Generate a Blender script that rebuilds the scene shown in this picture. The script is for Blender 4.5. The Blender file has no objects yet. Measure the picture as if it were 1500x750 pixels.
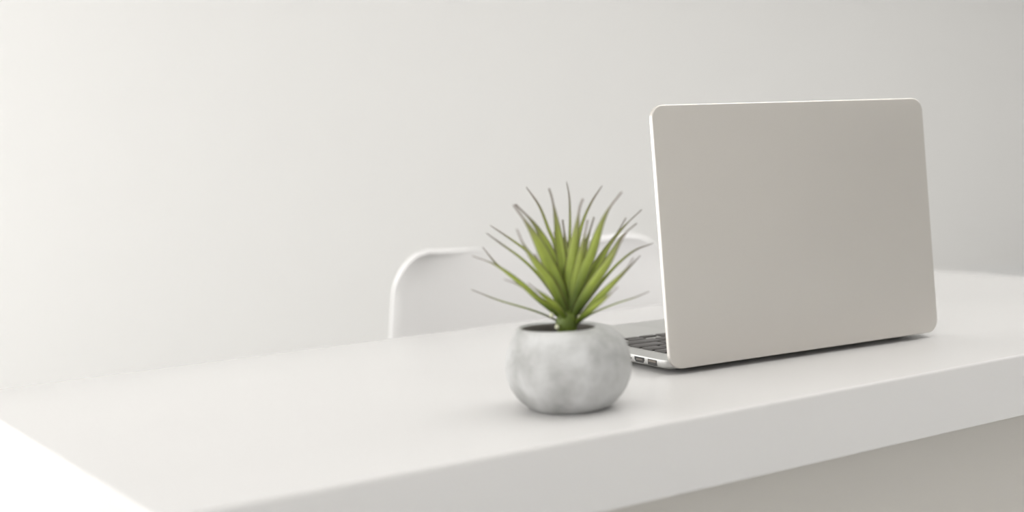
import bpy, bmesh, math, random
from mathutils import Vector, Matrix
random.seed(4)
S = bpy.context.scene
C = S.collection
PI = math.pi
TOP = 0.74          # height of the desk top above the floor

# ------------------------------------------------------------------ materials
def mat(name, color, rough=0.5, metal=0.0, spec=0.5, bump=0.0, bscale=60.0, var=0.0, vscale=4.0):
    m = bpy.data.materials.new(name); m.use_nodes = True
    nt = m.node_tree; b = nt.nodes['Principled BSDF']
    b.inputs['Base Color'].default_value = (*color, 1)
    b.inputs['Roughness'].default_value = rough
    b.inputs['Metallic'].default_value = metal
    b.inputs['Specular IOR Level'].default_value = spec
    tc = nt.nodes.new('ShaderNodeTexCoord')
    if var > 0:
        n = nt.nodes.new('ShaderNodeTexNoise'); n.inputs['Scale'].default_value = vscale
        n.inputs['Detail'].default_value = 4
        nt.links.new(tc.outputs['Object'], n.inputs['Vector'])
        mx = nt.nodes.new('ShaderNodeMix'); mx.data_type = 'RGBA'
        mx.inputs['A'].default_value = (*[c*(1-var) for c in color], 1)
        mx.inputs['B'].default_value = (*[min(1, c*(1+var)) for c in color], 1)
        nt.links.new(n.outputs['Fac'], mx.inputs['Factor'])
        nt.links.new(mx.outputs['Result'], b.inputs['Base Color'])
    if bump > 0:
        n = nt.nodes.new('ShaderNodeTexNoise'); n.inputs['Scale'].default_value = bscale
        n.inputs['Detail'].default_value = 5
        nt.links.new(tc.outputs['Object'], n.inputs['Vector'])
        bp = nt.nodes.new('ShaderNodeBump'); bp.inputs['Strength'].default_value = bump
        bp.inputs['Distance'].default_value = 0.002
        nt.links.new(n.outputs['Fac'], bp.inputs['Height'])
        nt.links.new(bp.outputs['Normal'], b.inputs['Normal'])
    return m

M_wall = mat('wall_paint', (0.870, 0.863, 0.848), 0.7, spec=0.2, bump=0.05, bscale=150, var=0.005, vscale=1.5)
M_ceil = mat('ceiling_paint', (0.88, 0.875, 0.865), 0.9, spec=0.2, var=0.004)
M_floor = mat('white_floor', (0.90, 0.91, 0.905), 0.35, var=0.01, vscale=1.2)
M_trim = mat('white_trim', (0.88, 0.88, 0.875), 0.4, var=0.005)
M_desk = mat('desk_lacquer', (0.652, 0.644, 0.636), 0.27, spec=0.35, var=0.006, vscale=6)
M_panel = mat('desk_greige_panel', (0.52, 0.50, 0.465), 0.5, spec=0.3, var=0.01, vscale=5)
M_body = mat('base_aluminium', (0.52, 0.52, 0.505), 0.40, metal=0.8, spec=0.5, bump=0.03, bscale=1800, var=0.012, vscale=900)
M_alu = mat('anodised_aluminium', (0.635, 0.61, 0.575), 0.33, metal=0.85, spec=0.5, bump=0.03, bscale=1800, var=0.012, vscale=900)
M_key = mat('black_key', (0.045, 0.040, 0.036), 0.42, var=0.03, vscale=40)
M_black = mat('black_plastic', (0.015, 0.014, 0.013), 0.5, var=0.03, vscale=40)
M_port = mat('port_contact', (0.16, 0.14, 0.12), 0.35, metal=0.6, var=0.05, vscale=300)
M_screen = mat('dark_screen_glass', (0.01, 0.01, 0.012), 0.08, var=0.02)
M_rubber = mat('dark_rubber', (0.02, 0.02, 0.02), 0.8, var=0.04, vscale=200)
M_soil = mat('dark_soil', (0.055, 0.035, 0.025), 0.95, bump=1.0, bscale=400, var=0.4, vscale=300)
M_chair = mat('chair_white_plastic', (0.885, 0.878, 0.872), 0.75, spec=0.15, var=0.004)
M_wood = mat('beech_wood', (0.62, 0.44, 0.27), 0.5, var=0.12, vscale=25)
M_wire = mat('black_wire', (0.03, 0.03, 0.03), 0.4, metal=0.5, var=0.03)
M_inner = mat('dark_concrete', (0.15, 0.14, 0.125), 0.85, var=0.2, vscale=120)
M_glint = mat('pale_glint', (0.75, 0.76, 0.55), 0.3, var=0.05, vscale=200)

def concrete():
    m = bpy.data.materials.new('concrete'); m.use_nodes = True
    nt = m.node_tree; b = nt.nodes['Principled BSDF']; L = nt.links.new
    tc = nt.nodes.new('ShaderNodeTexCoord')
    n1 = nt.nodes.new('ShaderNodeTexNoise'); n1.inputs['Scale'].default_value = 34
    n1.inputs['Detail'].default_value = 5; n1.inputs['Roughness'].default_value = 0.55
    n1.inputs['Distortion'].default_value = 0.2
    L(tc.outputs['Object'], n1.inputs['Vector'])
    r = nt.nodes.new('ShaderNodeValToRGB')
    r.color_ramp.elements[0].position = 0.36; r.color_ramp.elements[0].color = (0.36, 0.36, 0.35, 1)
    r.color_ramp.elements[1].position = 0.66; r.color_ramp.elements[1].color = (0.60, 0.605, 0.60, 1)
    L(n1.outputs['Fac'], r.inputs['Fac'])
    v = nt.nodes.new('ShaderNodeTexVoronoi'); v.inputs['Scale'].default_value = 420
    L(tc.outputs['Object'], v.inputs['Vector'])
    r2 = nt.nodes.new('ShaderNodeValToRGB')
    r2.color_ramp.elements[0].position = 0.05; r2.color_ramp.elements[0].color = (0.8, 0.8, 0.8, 1)
    r2.color_ramp.elements[1].position = 0.14; r2.color_ramp.elements[1].color = (1, 1, 1, 1)
    L(v.outputs['Distance'], r2.inputs['Fac'])
    mx = nt.nodes.new('ShaderNodeMix'); mx.data_type = 'RGBA'; mx.blend_type = 'MULTIPLY'
    mx.inputs['Factor'].default_value = 0.6
    L(r.outputs['Color'], mx.inputs['A']); L(r2.outputs['Color'], mx.inputs['B'])
    L(mx.outputs['Result'], b.inputs['Base Color'])
    b.inputs['Roughness'].default_value = 0.75
    b.inputs['Specular IOR Level'].default_value = 0.3
    n2 = nt.nodes.new('ShaderNodeTexNoise'); n2.inputs['Scale'].default_value = 300
    L(tc.outputs['Object'], n2.inputs['Vector'])
    bp = nt.nodes.new('ShaderNodeBump'); bp.inputs['Strength'].default_value = 0.25
    bp.inputs['Distance'].default_value = 0.001
    L(n2.outputs['Fac'], bp.inputs['Height']); L(bp.outputs['Normal'], b.inputs['Normal'])
    return m
M_concrete = concrete()

def leafmat():
    m = bpy.data.materials.new('leaf_green'); m.use_nodes = True
    nt = m.node_tree; b = nt.nodes['Principled BSDF']; L = nt.links.new
    at = nt.nodes.new('ShaderNodeAttribute'); at.attribute_name = 'along'
    ae = nt.nodes.new('ShaderNodeAttribute'); ae.attribute_name = 'across'
    r = nt.nodes.new('ShaderNodeValToRGB'); e = r.color_ramp.elements
    e[0].position = 0.0; e[0].color = (0.09, 0.13, 0.02, 1)
    e[1].position = 1.0; e[1].color = (0.42, 0.37, 0.34, 1)
    for p, c in ((0.25, (0.15, 0.215, 0.028)), (0.46, (0.40, 0.49, 0.085)), (0.68, (0.42, 0.49, 0.10)), (0.82, (0.33, 0.34, 0.15)), (0.90, (0.34, 0.29, 0.24))):
        x = e.new(p); x.color = (*c, 1)
    L(at.outputs['Fac'], r.inputs['Fac'])
    # fine streaks running along the blade
    tc = nt.nodes.new('ShaderNodeTexCoord')
    n = nt.nodes.new('ShaderNodeTexNoise'); n.inputs['Scale'].default_value = 90
    L(tc.outputs['Object'], n.inputs['Vector'])
    mm = nt.nodes.new('ShaderNodeMapRange'); mm.inputs['To Min'].default_value = 0.82; mm.inputs['To Max'].default_value = 1.18
    L(n.outputs['Fac'], mm.inputs['Value'])
    mul = nt.nodes.new('ShaderNodeMix'); mul.data_type = 'RGBA'; mul.blend_type = 'MULTIPLY'; mul.inputs['Factor'].default_value = 1
    L(r.outputs['Color'], mul.inputs['A']); L(mm.outputs['Result'], mul.inputs['B'])
    # reddish brown margin
    me = nt.nodes.new('ShaderNodeMapRange'); me.interpolation_type = 'SMOOTHSTEP'
    me.inputs['From Min'].default_value = 0.62; me.inputs['From Max'].default_value = 1.0
    me.inputs['To Max'].default_value = 0.75
    L(ae.outputs['Fac'], me.inputs['Value'])
    mx = nt.nodes.new('ShaderNodeMix'); mx.data_type = 'RGBA'
    mx.inputs['B'].default_value = (0.11, 0.09, 0.04, 1)
    L(me.outputs['Result'], mx.inputs['Factor']); L(mul.outputs['Result'], mx.inputs['A'])
    L(mx.outputs['Result'], b.inputs['Base Color'])
    b.inputs['Roughness'].default_value = 0.42
    tr = nt.nodes.new('ShaderNodeBsdfTranslucent'); L(mx.outputs['Result'], tr.inputs['Color'])
    ms = nt.nodes.new('ShaderNodeMixShader'); ms.inputs['Fac'].default_value = 0.30
    L(b.outputs['BSDF'], ms.inputs[1]); L(tr.outputs['BSDF'], ms.inputs[2])
    L(ms.outputs['Shader'], nt.nodes['Material Output'].inputs['Surface'])
    return m
M_leaf = leafmat()

def glassmat():
    m = bpy.data.materials.new('window_glass'); m.use_nodes = True
    nt = m.node_tree; nt.nodes.remove(nt.nodes['Principled BSDF'])
    t = nt.nodes.new('ShaderNodeBsdfTransparent'); g = nt.nodes.new('ShaderNodeBsdfGlossy')
    g.inputs['Roughness'].default_value = 0.02
    ms = nt.nodes.new('ShaderNodeMixShader'); ms.inputs['Fac'].default_value = 0.05
    nt.links.new(t.outputs[0], ms.inputs[1]); nt.links.new(g.outputs[0], ms.inputs[2])
    nt.links.new(ms.outputs[0], nt.nodes['Material Output'].inputs['Surface'])
    return m
M_glass = glassmat()

# ------------------------------------------------------------------ helpers
def obj(name, bm, m, parent=None, smooth=None, loc=None):
    bmesh.ops.recalc_face_normals(bm, faces=bm.faces[:])
    me = bpy.data.meshes.new(name); bm.to_mesh(me); bm.free()
    for x in (m if isinstance(m, (list, tuple)) else [m]): me.materials.append(x)
    o = bpy.data.objects.new(name, me); C.objects.link(o)
    if parent: o.parent = parent
    if loc: o.location = loc
    if smooth is not None:
        for p in me.polygons: p.use_smooth = True
        me.set_sharp_from_angle(angle=math.radians(smooth))
    return o

def thing(name, label, cat, loc, rz=0.0, group=None):
    o = bpy.data.objects.new(name, None); C.objects.link(o)
    o.empty_display_size = 0.05
    o.location = loc; o.rotation_euler = (0, 0, rz)
    o['label'] = label; o['category'] = cat
    if group: o['group'] = group
    return o

def box(bm, x0, x1, y0, y1, z0, z1, bev=0.0, seg=3):
    r = bmesh.ops.create_cube(bm, size=1.0)
    for v in r['verts']:
        v.co = Vector(((x0+x1)/2+v.co.x*(x1-x0), (y0+y1)/2+v.co.y*(y1-y0), (z0+z1)/2+v.co.z*(z1-z0)))
    if bev > 0:
        es = list({e for v in r['verts'] for e in v.link_edges})
        bmesh.ops.bevel(bm, geom=es, offset=bev, segments=seg, profile=0.5, affect='EDGES')

def rr_ring(x0, x1, y0, y1, r, seg=6):
    pts = []
    for cx, cy, a0 in ((x1-r, y1-r, 0), (x0+r, y1-r, PI/2), (x0+r, y0+r, PI), (x1-r, y0+r, 3*PI/2)):
        for k in range(seg+1):
            a = a0+PI/2*k/seg
            pts.append((cx+r*math.cos(a), cy+r*math.sin(a)))
    return pts

def slab(bm, x0, x1, y0, y1, r, levels, seg=6):
    """rounded-rectangle slab: levels = [(z, inset)] from bottom to top"""
    rings = []
    for z, ins in levels:
        rr = max(r-ins, 0.0003)
        rings.append([bm.verts.new((x, y, z)) for x, y in rr_ring(x0+ins, x1-ins, y0+ins, y1-ins, rr, seg)])
    n = len(rings[0])
    for a, b in zip(rings[:-1], rings[1:]):
        for i in range(n):
            bm.faces.new((a[i], a[(i+1) % n], b[(i+1) % n], b[i]))
    bm.faces.new(rings[0][::-1]); bm.faces.new(rings[-1])

def lathe(bm, prof, n=64, cap=False):
    """prof = [(r, z, dx)]"""
    rings = []
    for p in prof:
        r, z = p[0], p[1]; dx = p[2] if len(p) > 2 else 0
        if r < 1e-6: rings.append([bm.verts.new((dx, 0, z))])
        else: rings.append([bm.verts.new((dx+r*math.cos(2*PI*k/n), r*math.sin(2*PI*k/n), z)) for k in range(n)])
    for a, b in zip(rings[:-1], rings[1:]):
        for k in range(n):
            k2 = (k+1) % n
            if len(a) == 1 and len(b) == 1: continue
            if len(a) == 1: bm.faces.new((a[0], b[k], b[k2]))
            elif len(b) == 1: bm.faces.new((a[k], a[k2], b[0]))
            else: bm.faces.new((a[k], a[k2], b[k2], b[k]))

def tube(bm, pts, rad, n=10):
    pts = [Vector(p) for p in pts]
    rs = rad if isinstance(rad, (list, tuple)) else [rad]*len(pts)
    rings = []
    for i, p in enumerate(pts):
        t = (pts[min(i+1, len(pts)-1)]-pts[max(i-1, 0)]).normalized()
        a = t.cross(Vector((0.3, 0.9, 0.2))).normalized(); b = t.cross(a)
        rings.append([bm.verts.new(p+rs[i]*(math.cos(2*PI*k/n)*a+math.sin(2*PI*k/n)*b)) for k in range(n)])
    for a, b in zip(rings[:-1], rings[1:]):
        for k in range(n): bm.faces.new((a[k], a[(k+1) % n], b[(k+1) % n], b[k]))
    bm.faces.new(rings[0][::-1]); bm.faces.new(rings[-1])

def struct(o, kind='structure'):
    o['kind'] = kind
    return o

# ------------------------------------------------------------------ the room
X0, X1, Y0, Y1, H = -1.7, 8.2, -3.4, 5.15, 2.7
T = 0.12
bm = bmesh.new(); box(bm, X0-T, X1+T, Y0-T, Y1+T, -0.1, 0.0); struct(obj('floor', bm, M_floor))
bm = bmesh.new(); box(bm, X0-T, X1+T, Y0-T, Y1+T, H, H+0.1); struct(obj('ceiling', bm, M_ceil))
bm = bmesh.new(); box(bm, X0-T, X1+T, Y1, Y1+T, 0.0, H); struct(obj('wall_back', bm, M_wall))
bm = bmesh.new(); box(bm, X1, X1+T, Y0, Y1, 0.0, H); struct(obj('wall_right', bm, M_wall))
bm = bmesh.new(); box(bm, X0-T, X1+T, Y0-T, Y0, 0.0, H); struct(obj('wall_front', bm, M_wall))
WIN = [(-2.6, -0.6), (0.1, 2.1), (2.8, 4.8)]       # three windows in the left wall
WZ0, WZ1 = 0.35, 2.35
bm = bmesh.new()
box(bm, X0-T, X0, Y0, Y1, 0.0, WZ0); box(bm, X0-T, X0, Y0, Y1, WZ1, H)
ys = [Y0]+[v for w in WIN for v in w]+[Y1]
for i in range(0, len(ys), 2): box(bm, X0-T, X0, ys[i], ys[i+1], WZ0, WZ1)
struct(obj('wall_left', bm, M_wall))
for i, (a, b) in enumerate(WIN):
    fr = bmesh.new(); w = 0.05
    for y0, y1, z0, z1 in ((a, b, WZ0, WZ0+w), (a, b, WZ1-w, WZ1), (a, a+w, WZ0+w, WZ1-w), (b-w, b, WZ0+w, WZ1-w), ((a+b)/2-w/2, (a+b)/2+w/2, WZ0+w, WZ1-w)):
        box(fr, X0-0.09, X0-0.03, y0, y1, z0, z1, 0.003, 1)
    f = struct(obj('window_%d' % (i+1), fr, M_trim))
    g = bmesh.new(); box(g, X0-0.064, X0-0.058, a+w, b-w, WZ0+w, WZ1-w); obj('window_pane', g, M_glass, f)
for nm, (x0, x1, y0, y1) in {'back': (X0, X1, Y1-0.015, Y1), 'right': (X1-0.015, X1, Y0, Y1-0.015), 'left': (X0, X0+0.015, Y0, Y1-0.015), 'front': (X0+0.015, X1-0.015, Y0, Y0+0.015)}.items():
    bm = bmesh.new(); box(bm, x0, x1, y0, y1, 0.0, 0.08, 0.003, 1); struct(obj('baseboard_'+nm, bm, M_trim))

# ------------------------------------------------------------------ the desk
DX0, DX1, DY0, DY1, DT = 0.2409, 1.5159, 0.7278, 1.2485, 0.0539
desk = thing('desk', 'long white desk with thick glossy top carrying the laptop and potted plant', 'desk', ((DX0+DX1)/2, (DY0+DY1)/2, 0))
hx, hy = (DX1-DX0)/2, (DY1-DY0)/2
bm = bmesh.new(); lw = 0.04        # top and both ends are one continuous board
prof_ = [(-hx, 0), (-hx+lw, 0), (-hx+lw, TOP-DT), (hx-lw, TOP-DT), (hx-lw, 0), (hx, 0), (hx, TOP), (-hx, TOP)]
fa = [bm.verts.new((x, -hy, z)) for x, z in prof_]; fb = [bm.verts.new((x, hy, z)) for x, z in prof_]
bm.faces.new(fa); bm.faces.new(fb[::-1])
for k in range(8): bm.faces.new((fa[k], fb[k], fb[(k+1) % 8], fa[(k+1) % 8]))
bmesh.ops.recalc_face_normals(bm, faces=bm.faces[:])
bmesh.ops.bevel(bm, geom=[e for e in bm.edges if max(v.co.z for v in e.verts) > 0.01], offset=0.0026, segments=4, profile=0.5, affect='EDGES')
obj('worktop', bm, M_desk, desk, 50)
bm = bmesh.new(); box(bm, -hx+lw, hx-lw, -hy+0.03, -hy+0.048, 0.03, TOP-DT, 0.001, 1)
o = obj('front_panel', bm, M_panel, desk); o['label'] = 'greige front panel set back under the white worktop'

# ------------------------------------------------------------------ the laptop
LW, LD = 0.3141, 0.219
LR = 0.0115
LAP = thing('laptop', 'open silver aluminium laptop seen from behind its plain lid, standing on the white desk', 'laptop', (0.7263, 0.8647, TOP), -0.0645)
ZB = 0.0024           # underside above the desk
ZT = 0.0125           # deck
bm = bmesh.new()
slab(bm, 0, LW, 0.004, LD, LR, [(ZB, 0.016), (ZB+0.0006, 0.010), (ZB+0.0019, 0.004), (ZB+0.0034, 0.0012), (ZB+0.0048, 0.0001), (ZT-0.0008, 0), (ZT-0.0003, 0.0002), (ZT, 0.0008)], 10)
base = obj('base', bm, M_body, LAP, 40)
for x in (0.03, LW-0.03):
    for y in (0.028, LD-0.025):
        bm = bmesh.new(); lathe(bm, [(0, 0), (0.0055, 0), (0.0062, 0.0006), (0.0062, ZB+0.0008), (0, ZB+0.0008)], 24)
        obj('rubber_foot', bm, M_rubber, base, 40, (x, y, 0))
# ports in the visible side wall (x = 0)
def port_hdmi(y):
    bm = bmesh.new(); w, h = 0.0072, 0.0046
    pr = [(-w, h/2), (w, h/2), (w, -h*0.05), (w*0.72, -h/2), (-w*0.72, -h/2), (-w, -h*0.05)]
    a = [bm.verts.new((-0.0002, p[0], p[1])) for p in pr]; b = [bm.verts.new((0.0005, p[0], p[1])) for p in pr]
    for i in range(6): bm.faces.new((a[i], a[(i+1) % 6], b[(i+1) % 6], b[i]))
    bm.faces.new(a); bm.faces.new(b)
    o = obj('video_port', bm, M_black, base, None, (0, y, 0.0088))
    bm = bmesh.new(); box(bm, -0.00035, 0, -w*0.62, w*0.62, -0.0003, 0.0008, 0.0001, 1); obj('contact', bm, M_port, o)
def port_usb(y):
    bm = bmesh.new(); box(bm, -0.0002, 0.0005, -0.0065, 0.0065, -0.0025, 0.0025, 0.0002, 1)
    o = obj('usb_port', bm, M_black, base, None, (0, y, 0.0086))
    bm = bmesh.new(); box(bm, -0.00035, 0, -0.0056, 0.0056, 0.0001, 0.0019, 0.0001, 1); obj('contact', bm, M_port, o)
port_usb(0.0262); port_hdmi(0.0450)
bm = bmesh.new(); box(bm, -0.0002, 0.0005, -0.012, 0.012, -0.0012, 0.0012, 0.0002, 1); obj('card_slot', bm, M_black, base, None, (0, 0.094, 0.0086))
for yy in (0.0575,):
    bm = bmesh.new(); lathe(bm, [(0, -0.0002), (0.0006, -0.0002), (0.0006, 0.0003), (0, 0.0003)], 12)
    o = obj('indicator_hole', bm, M_black, base, None, (0, yy, 0.0088)); o.rotation_euler = (0, PI/2, 0)

# keyboard: user's left is the far (+x) end, user's front is +y
KX0, KX1 = 0.0205, LW-0.0205
KY0, KY1 = 0.0235, 0.1315
bm = bmesh.new(); slab(bm, KX0, KX1, KY0, KY1, 0.003, [(ZT-0.0004, 0), (ZT+0.00006, 0)], 4)
kb = obj('keyboard', bm, M_body, LAP)
U = (KX1-KX0)/14.5
def key(u0, u1, y0, y1):
    g = 0.0011
    x1 = KX1-u0*U-g; x0 = KX1-u1*U+g
    bm = bmesh.new()
    slab(bm, -(x1-x0)/2, (x1-x0)/2, -(y1-y0)/2+g, (y1-y0)/2-g, 0.0018, [(0, 0), (0.0008, 0), (0.0011, 0.0001), (0.0013, 0.0004)], 4)
    obj('key', bm, M_key, kb, 40, ((x0+x1)/2, (y0+y1)/2, ZT+0.00004))
RH = 0.0192; FH = KY1-KY0-5*RH
rows = [([14.5/14]*14, FH), ([1]*13+[1.5], RH), ([1.5]+[1]*13, RH), ([1.75]+[1]*11+[1.75], RH), ([2.25]+[1]*10+[2.25], RH)]
y = KY0
for ws, h in rows:
    u = 0
    for w in ws: key(u, u+w, y, y+h); u += w
    y += h
u = 0
for w in (1, 1, 1, 1.25, 5, 1.25, 1): key(u, u+w, y, KY1); u += w
key(11.5, 12.5, y+RH/2, KY1); key(12.5, 13.5, y, y+RH/2+0.0004); key(12.5, 13.5, y+RH/2-0.0004, KY1); key(13.5, 14.5, y+RH/2, KY1)
bm = bmesh.new(); slab(bm, LW/2-0.0525, LW/2+0.0525, 0.1385, 0.214, 0.003, [(ZT-0.0003, 0), (ZT+0.00005, 0), (ZT+0.0001, 0.0003)], 4)
obj('trackpad', bm, M_body, LAP)
# lid: local frame  x = width, z = height, front (screen) towards +y
LH, LT, ANG = 0.2218, 0.0040, -0.0763
LIDR = 0.0125
hinge = Vector((0, 0.0, 0.0050))
lid_rot = Matrix.Rotation(ANG, 4, 'X')
bm = bmesh.new()
slab(bm, 0, LW, 0, LH, LIDR, [(0, 0.0012), (0.0002, 0.0006), (0.0006, 0.0002), (0.0012, 0.0), (LT-0.0003, 0.0), (LT, 0.0003)], 12)
for v in bm.verts: v.co = Vector((v.co.x, v.co.z, v.co.y))      # stand it up, back face at y = 0
lid = obj('lid', bm, M_alu, LAP, 40, hinge); lid.rotation_euler = (ANG, 0, 0)
def upright(name, x0, x1, z0, z1, r, y0, y1, m):
    bm = bmesh.new(); slab(bm, x0, x1, z0, z1, r, [(y0, 0), (y1, 0)], 10)
    for v in bm.verts: v.co = Vector((v.co.x, v.co.z, v.co.y))
    return obj(name, bm, m, lid, 40)
upright('bezel', 0.0012, LW-0.0012, 0.0155, LH-0.0012, 0.0112, LT-0.0001, LT+0.0005, M_black)
upright('screen', 0.0125, LW-0.0125, 0.031, LH-0.014, 0.001, LT+0.0003, LT+0.0007, M_screen)
bm = bmesh.new(); tube(bm, [(0.035, 0.0078, 0.0083), (LW-0.035, 0.0078, 0.0083)], 0.0036, 20); obj('hinge', bm, M_black, LAP, 40)

# ------------------------------------------------------------------ the potted plant
PLANT = thing('potted_plant', 'small spiky green plant in a round mottled grey concrete pot on the white desk', 'potted plant', (0.589, 0.820, TOP))
rtv = Vector((math.cos(0.5845), -math.sin(0.5845)))
bm = bmesh.new()
prof = [(0, 0.0002), (0.024, 0.0), (0.0285, 0.0004), (0.0315, 0.0020), (0.0358, 0.0056), (0.0398, 0.0102), (0.0432, 0.0156), (0.0456, 0.0218), (0.0468, 0.0285),
        (0.0469, 0.0345), (0.0461, 0.0405), (0.0446, 0.0462), (0.0423, 0.0513), (0.0394, 0.0556, .001), (0.0364, 0.0588, .0024), (0.0334, 0.0609, .0040), (0.0308, 0.0617, .0054), (0.0288, 0.0613, .0062),
        (0.0276, 0.0600, .0066), (0.0272, 0.0578, .0066), (0.0278, 0.053, .006), (0.0300, 0.0470, .003), (0.0300, 0.035), (0, 0.033)]
lathe(bm, [(r, z, -dx[0] if dx else 0) for r, z, *dx in prof], 72)
for v in bm.verts:     # slightly uneven cast body
    a = math.atan2(v.co.y, v.co.x); k = 1+0.008*math.sin(2*a+0.6+v.co.z*40)+0.005*math.sin(3*a+1)
    v.co.x *= k; v.co.y *= k
for f in bm.faces:     # the hollow inside takes a darker concrete tone
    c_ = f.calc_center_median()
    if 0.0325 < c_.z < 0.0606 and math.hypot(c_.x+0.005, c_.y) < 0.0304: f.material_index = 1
pot = obj('pot', bm, [M_concrete, M_inner], PLANT, 60); pot.rotation_euler = (0, 0, -0.5845)
pot['label'] = 'round mottled grey concrete pot'
bm = bmesh.new(); lathe(bm, [(0, 0.046), (0.0285, 0.046), (0.0278, 0.0525), (0.022, 0.0545), (0.014, 0.0530), (0.006, 0.0556), (0, 0.0552)], 48)
for v in bm.verts:
    if v.co.z > 0.0520: v.co.z += random.uniform(-0.0008, 0.0008)
obj('soil', bm, M_soil, PLANT, 60, (-0.0045, 0.003, 0))
bm = bmesh.new(); lathe(bm, [(0, 0.040, 0), (0.0056, 0.040, 0), (0.0062, 0.050, 0), (0.0072, 0.058, 0), (0.0082, 0.064, 0), (0.0066, 0.070, 0), (0.0030, 0.074, 0), (0, 0.075, 0)], 20)
for f in bm.faces: f.smooth = True
la = bm.verts.layers.float.new('along'); lb = bm.verts.layers.float.new('across')
for v in bm.verts: v[la] = 0.15+0.3*random.random()*0.5; v[lb] = 0.0
obj('stem', bm, M_leaf, PLANT, 80)

VIEW = Vector((math.sin(0.5845), math.cos(0.5845), 0))
def catmull(P, n):
    P = [2*P[0]-P[1]]+P+[2*P[-1]-P[-2]]
    out = []; m = len(P)-3
    for i in range(n+1):
        t = i/n*m; k = min(int(t), m-1); t -= k
        a, b, c, d = P[k:k+4]
        out.append(0.5*((2*b)+(c-a)*t+(2*a-5*b+4*c-d)*t*t+(3*b-a-3*c+d)*t**3))
    return out
def leaf(P, wid, face):
    P = [Vector(p)/1000 for p in P]
    N = 34; cv = catmull(P, N)
    L_ = [0]
    for a, b in zip(cv[:-1], cv[1:]): L_.append(L_[-1]+(b-a).length)
    bm = bmesh.new(); la = bm.verts.layers.float.new('along'); lb = bm.verts.layers.float.new('across')
    az = Vector((P[-1].x, P[-1].y, 0)); 
    if az.length < 1e-4: az = VIEW.copy()
    az.normalize(); tang = Vector((-az.y, az.x, 0))
    rows_ = []
    slim = wid < 4.3
    for i, p in enumerate(cv):
        s = L_[i]/L_[-1]
        t = (cv[min(i+1, N)]-cv[max(i-1, 0)]).normalized()
        wf = t.cross(VIEW); wf.normalize()
        wn = tang-t*tang.dot(t); wn.normalize()
        if wf.dot(wn) < 0: wf = -wf
        wv = (wn*(1-face)+wf*face); wv -= t*wv.dot(t); wv.normalize()
        nrm = t.cross(wv).normalized()
        if nrm.z < 0 or (abs(nrm.z) < 0.2 and nrm.dot(az) > 0): nrm = -nrm
        if slim: w = min(1, s/0.15+0.7)*(1-s)**0.55 if s < 0.999 else 0
        else:
            w = 0.66+0.34*math.sin(min(1, s/0.4)*PI/2) if s < 0.42 else 1-0.20*((s-0.42)/0.16) if s < 0.60 else 0.80-0.68*((s-0.60)/0.28) if s < 0.88 else 0.12
        w = max(w, 0.07)*wid*(1.0 if slim else 1.08)/2000
        cup = 0.6*w
        r = []
        for e in (-1, -0.55, 0, 0.55, 1):
            v = bm.verts.new(p+wv*(w*e)+nrm*(cup*(abs(e)**1.5)))
            v[la] = s; v[lb] = abs(e); r.append(v)
        rows_.append(r)
    for a, b in zip(rows_[:-1], rows_[1:]):
        for k in range(4): bm.faces.new((a[k], a[k+1], b[k+1], b[k]))
    o = obj('leaf', bm, M_leaf, PLANT)
    for p in o.data.polygons: p.use_smooth = True
    m = o.modifiers.new('thick', 'SOLIDIFY'); m.thickness = 0.0005; m.offset = 0
    return o
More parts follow.
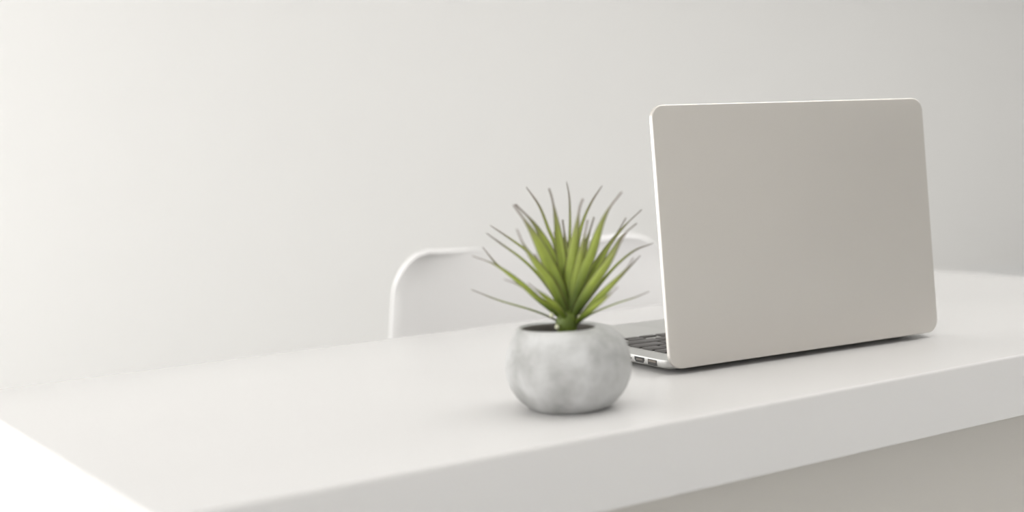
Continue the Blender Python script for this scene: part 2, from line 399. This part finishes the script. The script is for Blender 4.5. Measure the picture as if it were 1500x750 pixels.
LEAVES = [
  ([[-0.8, 0.5, 59.8], [-4.8, 3.7, 64.6], [-17.9, 13.8, 72.8], [-40.0, 30.7, 82.4], [-56.0, 43.0, 91.3]], 2.6, 0.25),
  ([[3.4, -2.2, 59.6], [6.4, -5.0, 63.1], [15.0, -12.7, 70.1], [27.4, -23.6, 76.9], [38.9, -33.6, 81.6], [47.0, -40.7, 85.9]], 2.6, 0.3),
  ([[-0.5, 0.3, 59.8], [-4.8, 1.8, 67.9], [-18.7, 7.7, 81.6], [-32.4, 13.5, 96.2], [-48.3, 20.5, 110.4], [-63.2, 27.4, 117.8]], 4.6, 0.6),
  ([[-0.2, 0.1, 59.8], [-1.8, 4.1, 69.4], [-12.5, 16.6, 81.8], [-23.4, 29.7, 95.4], [-33.1, 41.3, 108.0], [-39.6, 50.2, 121.6]], 4.1, 0.35),
  ([[0.1, -0.1, 59.8], [-6.7, -4.5, 70.6], [-29.4, -8.0, 85.4], [-48.9, -11.0, 97.4], [-62.6, -12.6, 103.1]], 3.1, 0.4),
  ([[0.4, -0.3, 59.8], [-1.0, 1.8, 68.5], [-6.9, 8.2, 86.0], [-15.1, 16.0, 101.7], [-23.6, 23.6, 113.3], [-33.8, 32.5, 123.9], [-42.4, 40.1, 133.0]], 4.1, 0.45),
  ([[0.7, -0.5, 59.7], [1.6, 3.5, 70.1], [-1.0, 13.0, 86.2], [-5.5, 25.0, 104.5], [-10.0, 34.2, 116.3], [-16.5, 44.5, 125.3], [-26.2, 59.3, 137.0]], 4.1, 0.4),
  ([[0.6, -0.4, 59.8], [-3.3, -2.5, 71.1], [-15.6, -4.5, 93.9], [-27.0, -4.4, 109.0], [-37.9, -4.6, 123.8], [-45.4, -6.0, 137.3]], 6.7, 0.8),
  ([[1.2, -0.8, 59.7], [-0.4, -1.7, 68.2], [-6.8, -2.4, 89.3], [-14.3, -1.8, 106.7], [-23.0, -0.6, 125.0], [-31.6, 1.0, 140.1], [-41.3, 3.3, 154.6]], 9.7, 0.9),
  ([[1.3, -0.9, 59.7], [1.7, 0.1, 70.4], [0.1, 3.6, 90.8], [-3.4, 8.1, 108.8], [-8.3, 13.4, 125.9], [-14.2, 19.2, 139.9], [-23.4, 27.5, 153.6]], 7.7, 0.8),
  ([[1.3, -0.9, 59.7], [4.1, 3.2, 75.0], [5.7, 10.9, 97.6], [5.9, 19.6, 120.4], [4.5, 25.7, 133.3], [2.6, 33.7, 150.4], [-2.1, 43.4, 165.2]], 4.1, 0.7),
  ([[1.4, -1.0, 59.7], [1.8, -0.6, 70.4], [0.7, 1.6, 96.0], [-0.8, 4.0, 121.6], [-1.8, 5.8, 139.5], [-3.4, 7.8, 156.4], [-5.0, 9.3, 164.6]], 8.2, 0.95),
  ([[1.4, -1.0, 59.7], [6.8, 5.8, 79.7], [15.8, 16.1, 112.0], [22.9, 22.7, 134.8], [28.0, 29.3, 155.3], [29.6, 34.4, 167.8]], 3.1, 0.8),
  ([[1.6, -1.1, 59.7], [1.4, -1.9, 69.6], [1.5, -4.0, 91.2], [2.8, -7.0, 112.7], [4.5, -10.1, 131.9], [6.2, -12.9, 149.1], [8.2, -15.0, 156.5]], 9.7, 0.95),
  ([[1.7, -1.2, 59.7], [5.2, 2.3, 72.4], [10.8, 6.3, 89.7], [21.8, 12.4, 119.6], [29.7, 15.1, 137.2], [38.7, 15.8, 151.2], [49.4, 15.3, 163.8]], 4.1, 0.6),
  ([[2.3, -1.5, 59.7], [3.1, -4.2, 73.2], [8.0, -11.8, 98.8], [12.8, -18.2, 116.5], [16.4, -23.6, 134.1], [20.9, -29.2, 148.5], [27.8, -36.4, 160.7]], 8.2, 0.8),
  ([[2.2, -1.5, 59.7], [4.8, -0.5, 67.5], [14.9, -0.9, 84.6], [26.5, -2.5, 100.2], [36.7, -3.6, 115.0], [45.9, -5.0, 127.3], [54.7, -6.2, 139.2]], 5.1, 0.6),
  ([[2.2, -1.5, 59.7], [6.0, 0.9, 69.9], [15.3, 2.3, 84.3], [30.6, 2.7, 103.7], [45.9, 2.1, 120.2], [59.4, 0.9, 133.0], [74.3, -1.2, 144.2]], 4.6, 0.5),
  ([[2.2, -1.5, 59.7], [4.1, -1.4, 66.2], [13.5, -4.3, 80.9], [26.0, -8.2, 99.5], [36.9, -11.8, 115.3], [44.6, -14.2, 126.7], [55.2, -18.5, 135.4]], 5.1, 0.6),
  ([[2.0, -1.4, 59.7], [2.1, -3.4, 66.6], [5.9, -10.0, 78.0], [12.5, -20.8, 95.4], [18.8, -30.7, 110.6], [22.7, -37.7, 122.6], [26.0, -43.6, 132.6]], 7.7, 0.85),
  ([[2.5, -1.6, 59.7], [5.1, -1.8, 65.1], [15.3, -4.3, 77.6], [29.1, -8.0, 93.1], [41.2, -11.5, 105.1], [54.5, -16.0, 114.7], [68.3, -21.2, 119.5]], 3.6, 0.5),
  ([[2.5, -1.6, 59.7], [3.6, -3.7, 62.3], [7.7, -10.5, 68.6], [13.5, -21.2, 81.1], [19.2, -31.6, 92.5], [24.5, -41.5, 103.7], [27.3, -48.1, 112.8]], 5.6, 0.75),
  ([[2.8, -1.8, 59.6], [5.5, -2.9, 63.1], [19.4, -8.9, 76.5], [33.4, -14.9, 90.0], [43.5, -19.2, 100.7], [53.6, -23.5, 111.5]], 2.6, 0.6),
  ([[1.6, -1.1, 59.7], [1.4, -1.7, 65.4], [2.7, -5.4, 85.1], [5.5, -10.6, 107.6], [7.6, -14.8, 125.8], [9.4, -18.2, 140.9]], 7.7, 0.95),
  ([[1.7, -1.2, 59.7], [3.2, -0.0, 65.1], [6.0, 3.7, 80.0], [10.1, 10.5, 105.0], [12.9, 15.8, 124.2], [14.4, 20.4, 139.6]], 7.7, 0.9),
  ([[1.0, -0.7, 59.7], [-1.2, -1.9, 67.8], [-11.1, -3.2, 89.8], [-20.7, -3.0, 105.8], [-28.5, -2.7, 118.0]], 7.2, 0.85),
  ([[1.9, -1.3, 59.7], [3.7, -0.4, 67.7], [9.4, 1.0, 87.6], [17.3, 1.8, 110.0], [24.5, 1.7, 127.6], [30.2, 1.6, 141.1]], 6.7, 0.85),
  ([[1.2, -0.8, 59.7], [2.9, 2.5, 72.6], [4.3, 9.2, 95.2], [5.7, 15.1, 115.5], [6.0, 20.0, 130.8]], 7.7, 0.9),
  ([[1.0, -0.7, 59.7], [-2.9, -4.1, 66.1], [-15.3, -9.2, 78.0], [-30.2, -13.6, 88.8], [-45.3, -18.0, 99.0]], 4.6, 0.7),
  ([[2.8, -1.8, 59.6], [3.0, -6.2, 62.6], [3.9, -25.2, 74.8], [4.8, -43.4, 85.7], [4.9, -57.2, 94.5]], 4.6, 0.7),
]

for P, w, f in LEAVES: leaf(P, w, f)
for q in ((-9.9, -1.6, 62.0), (4.5, -10.4, 68.5), (-10.5, 4, 70.5)):  # pale beads modelling blurred highlights as solid shapes
    bm = bmesh.new(); bmesh.ops.create_icosphere(bm, subdivisions=3, radius=0.0016)
    for v in bm.verts: v.co.z *= 1.25
    obj('glint_bead', bm, M_glint, PLANT, 80, Vector(q)/1000)

# ------------------------------------------------------------------ the chair behind the desk
CH = thing('shell_chair', 'white moulded shell chair behind the desk, its rounded backrest rising above the desktop', 'chair', (0.957, 1.245, 0), -0.1)
prof = [(-0.205, 0.425), (-0.195, 0.440), (-0.12, 0.437), (-0.02, 0.425), (0.07, 0.422), (0.135, 0.440), (0.175, 0.485), (0.198, 0.560), (0.214, 0.660), (0.228, 0.745), (0.236, 0.803)]
cv = catmull([Vector((0, a, b)) for a, b in prof], 160)
Ls = [0]
for a, b in zip(cv[:-1], cv[1:]): Ls.append(Ls[-1]+(b-a).length)
bm = bmesh.new(); rows_ = []
NU = 64; RC = 0.047
for i, p in enumerate(cv):
    s = Ls[i]; rem = Ls[-1]-s
    k = s/Ls[-1]
    w0 = 0.245+0.018*math.sin(min(1, k/0.55)*PI)-0.048*max(0, k-0.7)/0.3
    for d_ in (rem, s):
        R_ = RC if d_ is rem else 0.06
        if d_ < R_: w0 = w0-R_+math.sqrt(max(R_*R_-(R_-d_)**2, 0))
    t = (cv[min(i+1, 160)]-cv[max(i-1, 0)]).normalized()
    n = Vector((0, -t.z, t.y))     # towards the sitter
    row = []
    for j in range(NU+1):
        u = -1+2*j/NU; a = abs(u)
        wrap = 0.075*(0.35+0.65*math.sin(min(1, k/0.7)*PI*0.5))*(a**2.6)-0.013*(max(0, a-0.90)/0.10)**2*min(1, k/0.5)*min(1, rem/0.05)
        row.append(bm.verts.new(Vector((u*w0*(1-0.04*a**4), 0, 0))+p+n*wrap*(w0/0.22)))
    rows_.append(row)
for a, b in zip(rows_[:-1], rows_[1:]):
    for j in range(NU): bm.faces.new((a[j], a[j+1], b[j+1], b[j]))
sh = obj('shell', bm, M_chair, CH)
for p in sh.data.polygons: p.use_smooth = True
m = sh.modifiers.new('thick', 'SOLIDIFY'); m.thickness = 0.0055; m.offset = 0
m = sh.modifiers.new('bev', 'BEVEL'); m.width = 0.0036; m.segments = 4; m.limit_method = 'ANGLE'; m.angle_limit = 1.0
for sx in (-1, 1):
    for sy in (-1, 1):
        bm = bmesh.new(); tube(bm, [(sx*0.105, -0.02+sy*0.10, 0.405), (sx*0.215, -0.02+sy*0.20, 0.0)], [0.0145, 0.0095], 16)
        for v in bm.verts: v.co.z = max(v.co.z, 0) if v.co.z > 0.01 else 0.0
        lg = obj('leg', bm, M_wood, CH, 50); lg['label'] = 'beech wood leg'
for a, b, r in (((-0.13, -0.12, 0.412), (0.13, -0.12, 0.412), 0.006), ((-0.13, 0.08, 0.408), (0.13, 0.08, 0.408), 0.006),
                ((-0.15, -0.16, 0.2), (0.15, 0.12, 0.2), 0.004), ((0.15, -0.16, 0.208), (-0.15, 0.12, 0.208), 0.004)):
    bm = bmesh.new(); tube(bm, [a, b], r); obj('wire_brace', bm, M_wire, CH, 50)

# ------------------------------------------------------------------ light: daylight through the windows, plus made-up soft ceiling fill
w = bpy.data.worlds.new('sky'); S.world = w; w.use_nodes = True
nt = w.node_tree; bg = nt.nodes['Background']
bg.inputs['Color'].default_value = (1.0, 0.985, 0.972, 1); bg.inputs['Strength'].default_value = 5.0
def area(name, loc, sx, sy, e, rot, col=(1.0, 0.983, 0.966)):
    if e <= 0: return
    ld = bpy.data.lights.new(name, 'AREA'); ld.shape = 'RECTANGLE'; ld.size = sx; ld.size_y = sy
    ld.energy = e; ld.color = col
    lo = bpy.data.objects.new(name, ld); C.objects.link(lo); lo.location = loc; lo.rotation_euler = rot
LIGHTPOW = [0, 32, 78, 45, 6, 0, 0, 0, 104, 20]
for i, (a, b) in enumerate(WIN):
    area('window_daylight', (X0-T-0.03, (a+b)/2, (WZ0+WZ1)/2), WZ1-WZ0, b-a, LIGHTPOW[i], (0, -PI/2, 0))
CEIL = [(2.4, 0.2), (3.6, 3.4), (6.6, 3.4), (0.2, -1.4), (0.6, 2.2), (5.5, 0.8), (1.0, 1.0)]
for i, (x, y) in enumerate(CEIL):
    area('ceiling_fill', (x, y, H-0.02), 1.8, 1.8, LIGHTPOW[3+i], (0, 0, 0))  # unseen fill, added to brighten the wall and desk

# ------------------------------------------------------------------ camera
cam = bpy.data.cameras.new('camera'); co = bpy.data.objects.new('camera', cam); C.objects.link(co)
cam.sensor_width = 36; cam.lens = 1994.04/1500*36
yaw, pit, rol = 0.5845, 0.0850, -0.0397
fwd = Vector((math.sin(yaw)*math.cos(pit), math.cos(yaw)*math.cos(pit), -math.sin(pit)))
rt = Vector((math.cos(yaw), -math.sin(yaw), 0)); up = rt.cross(fwd)
c, s = math.cos(rol), math.sin(rol)
r2 = c*rt+s*up; u2 = -s*rt+c*up
mt = Matrix((r2, u2, -fwd)).transposed().to_4x4()
mt.translation = Vector((0, 0, 0.2016+TOP))
co.matrix_world = mt
cam.clip_start = 0.02
cam.dof.use_dof = True; cam.dof.focus_distance = 1.18; cam.dof.aperture_fstop = cam.lens/17.0
cam.dof.aperture_blades = 0
S.camera = co
S.view_settings.view_transform = 'Standard'; S.view_settings.look = 'None'
S.view_settings.exposure = -0.95; S.view_settings.gamma = 1
S.view_settings.use_curve_mapping = False
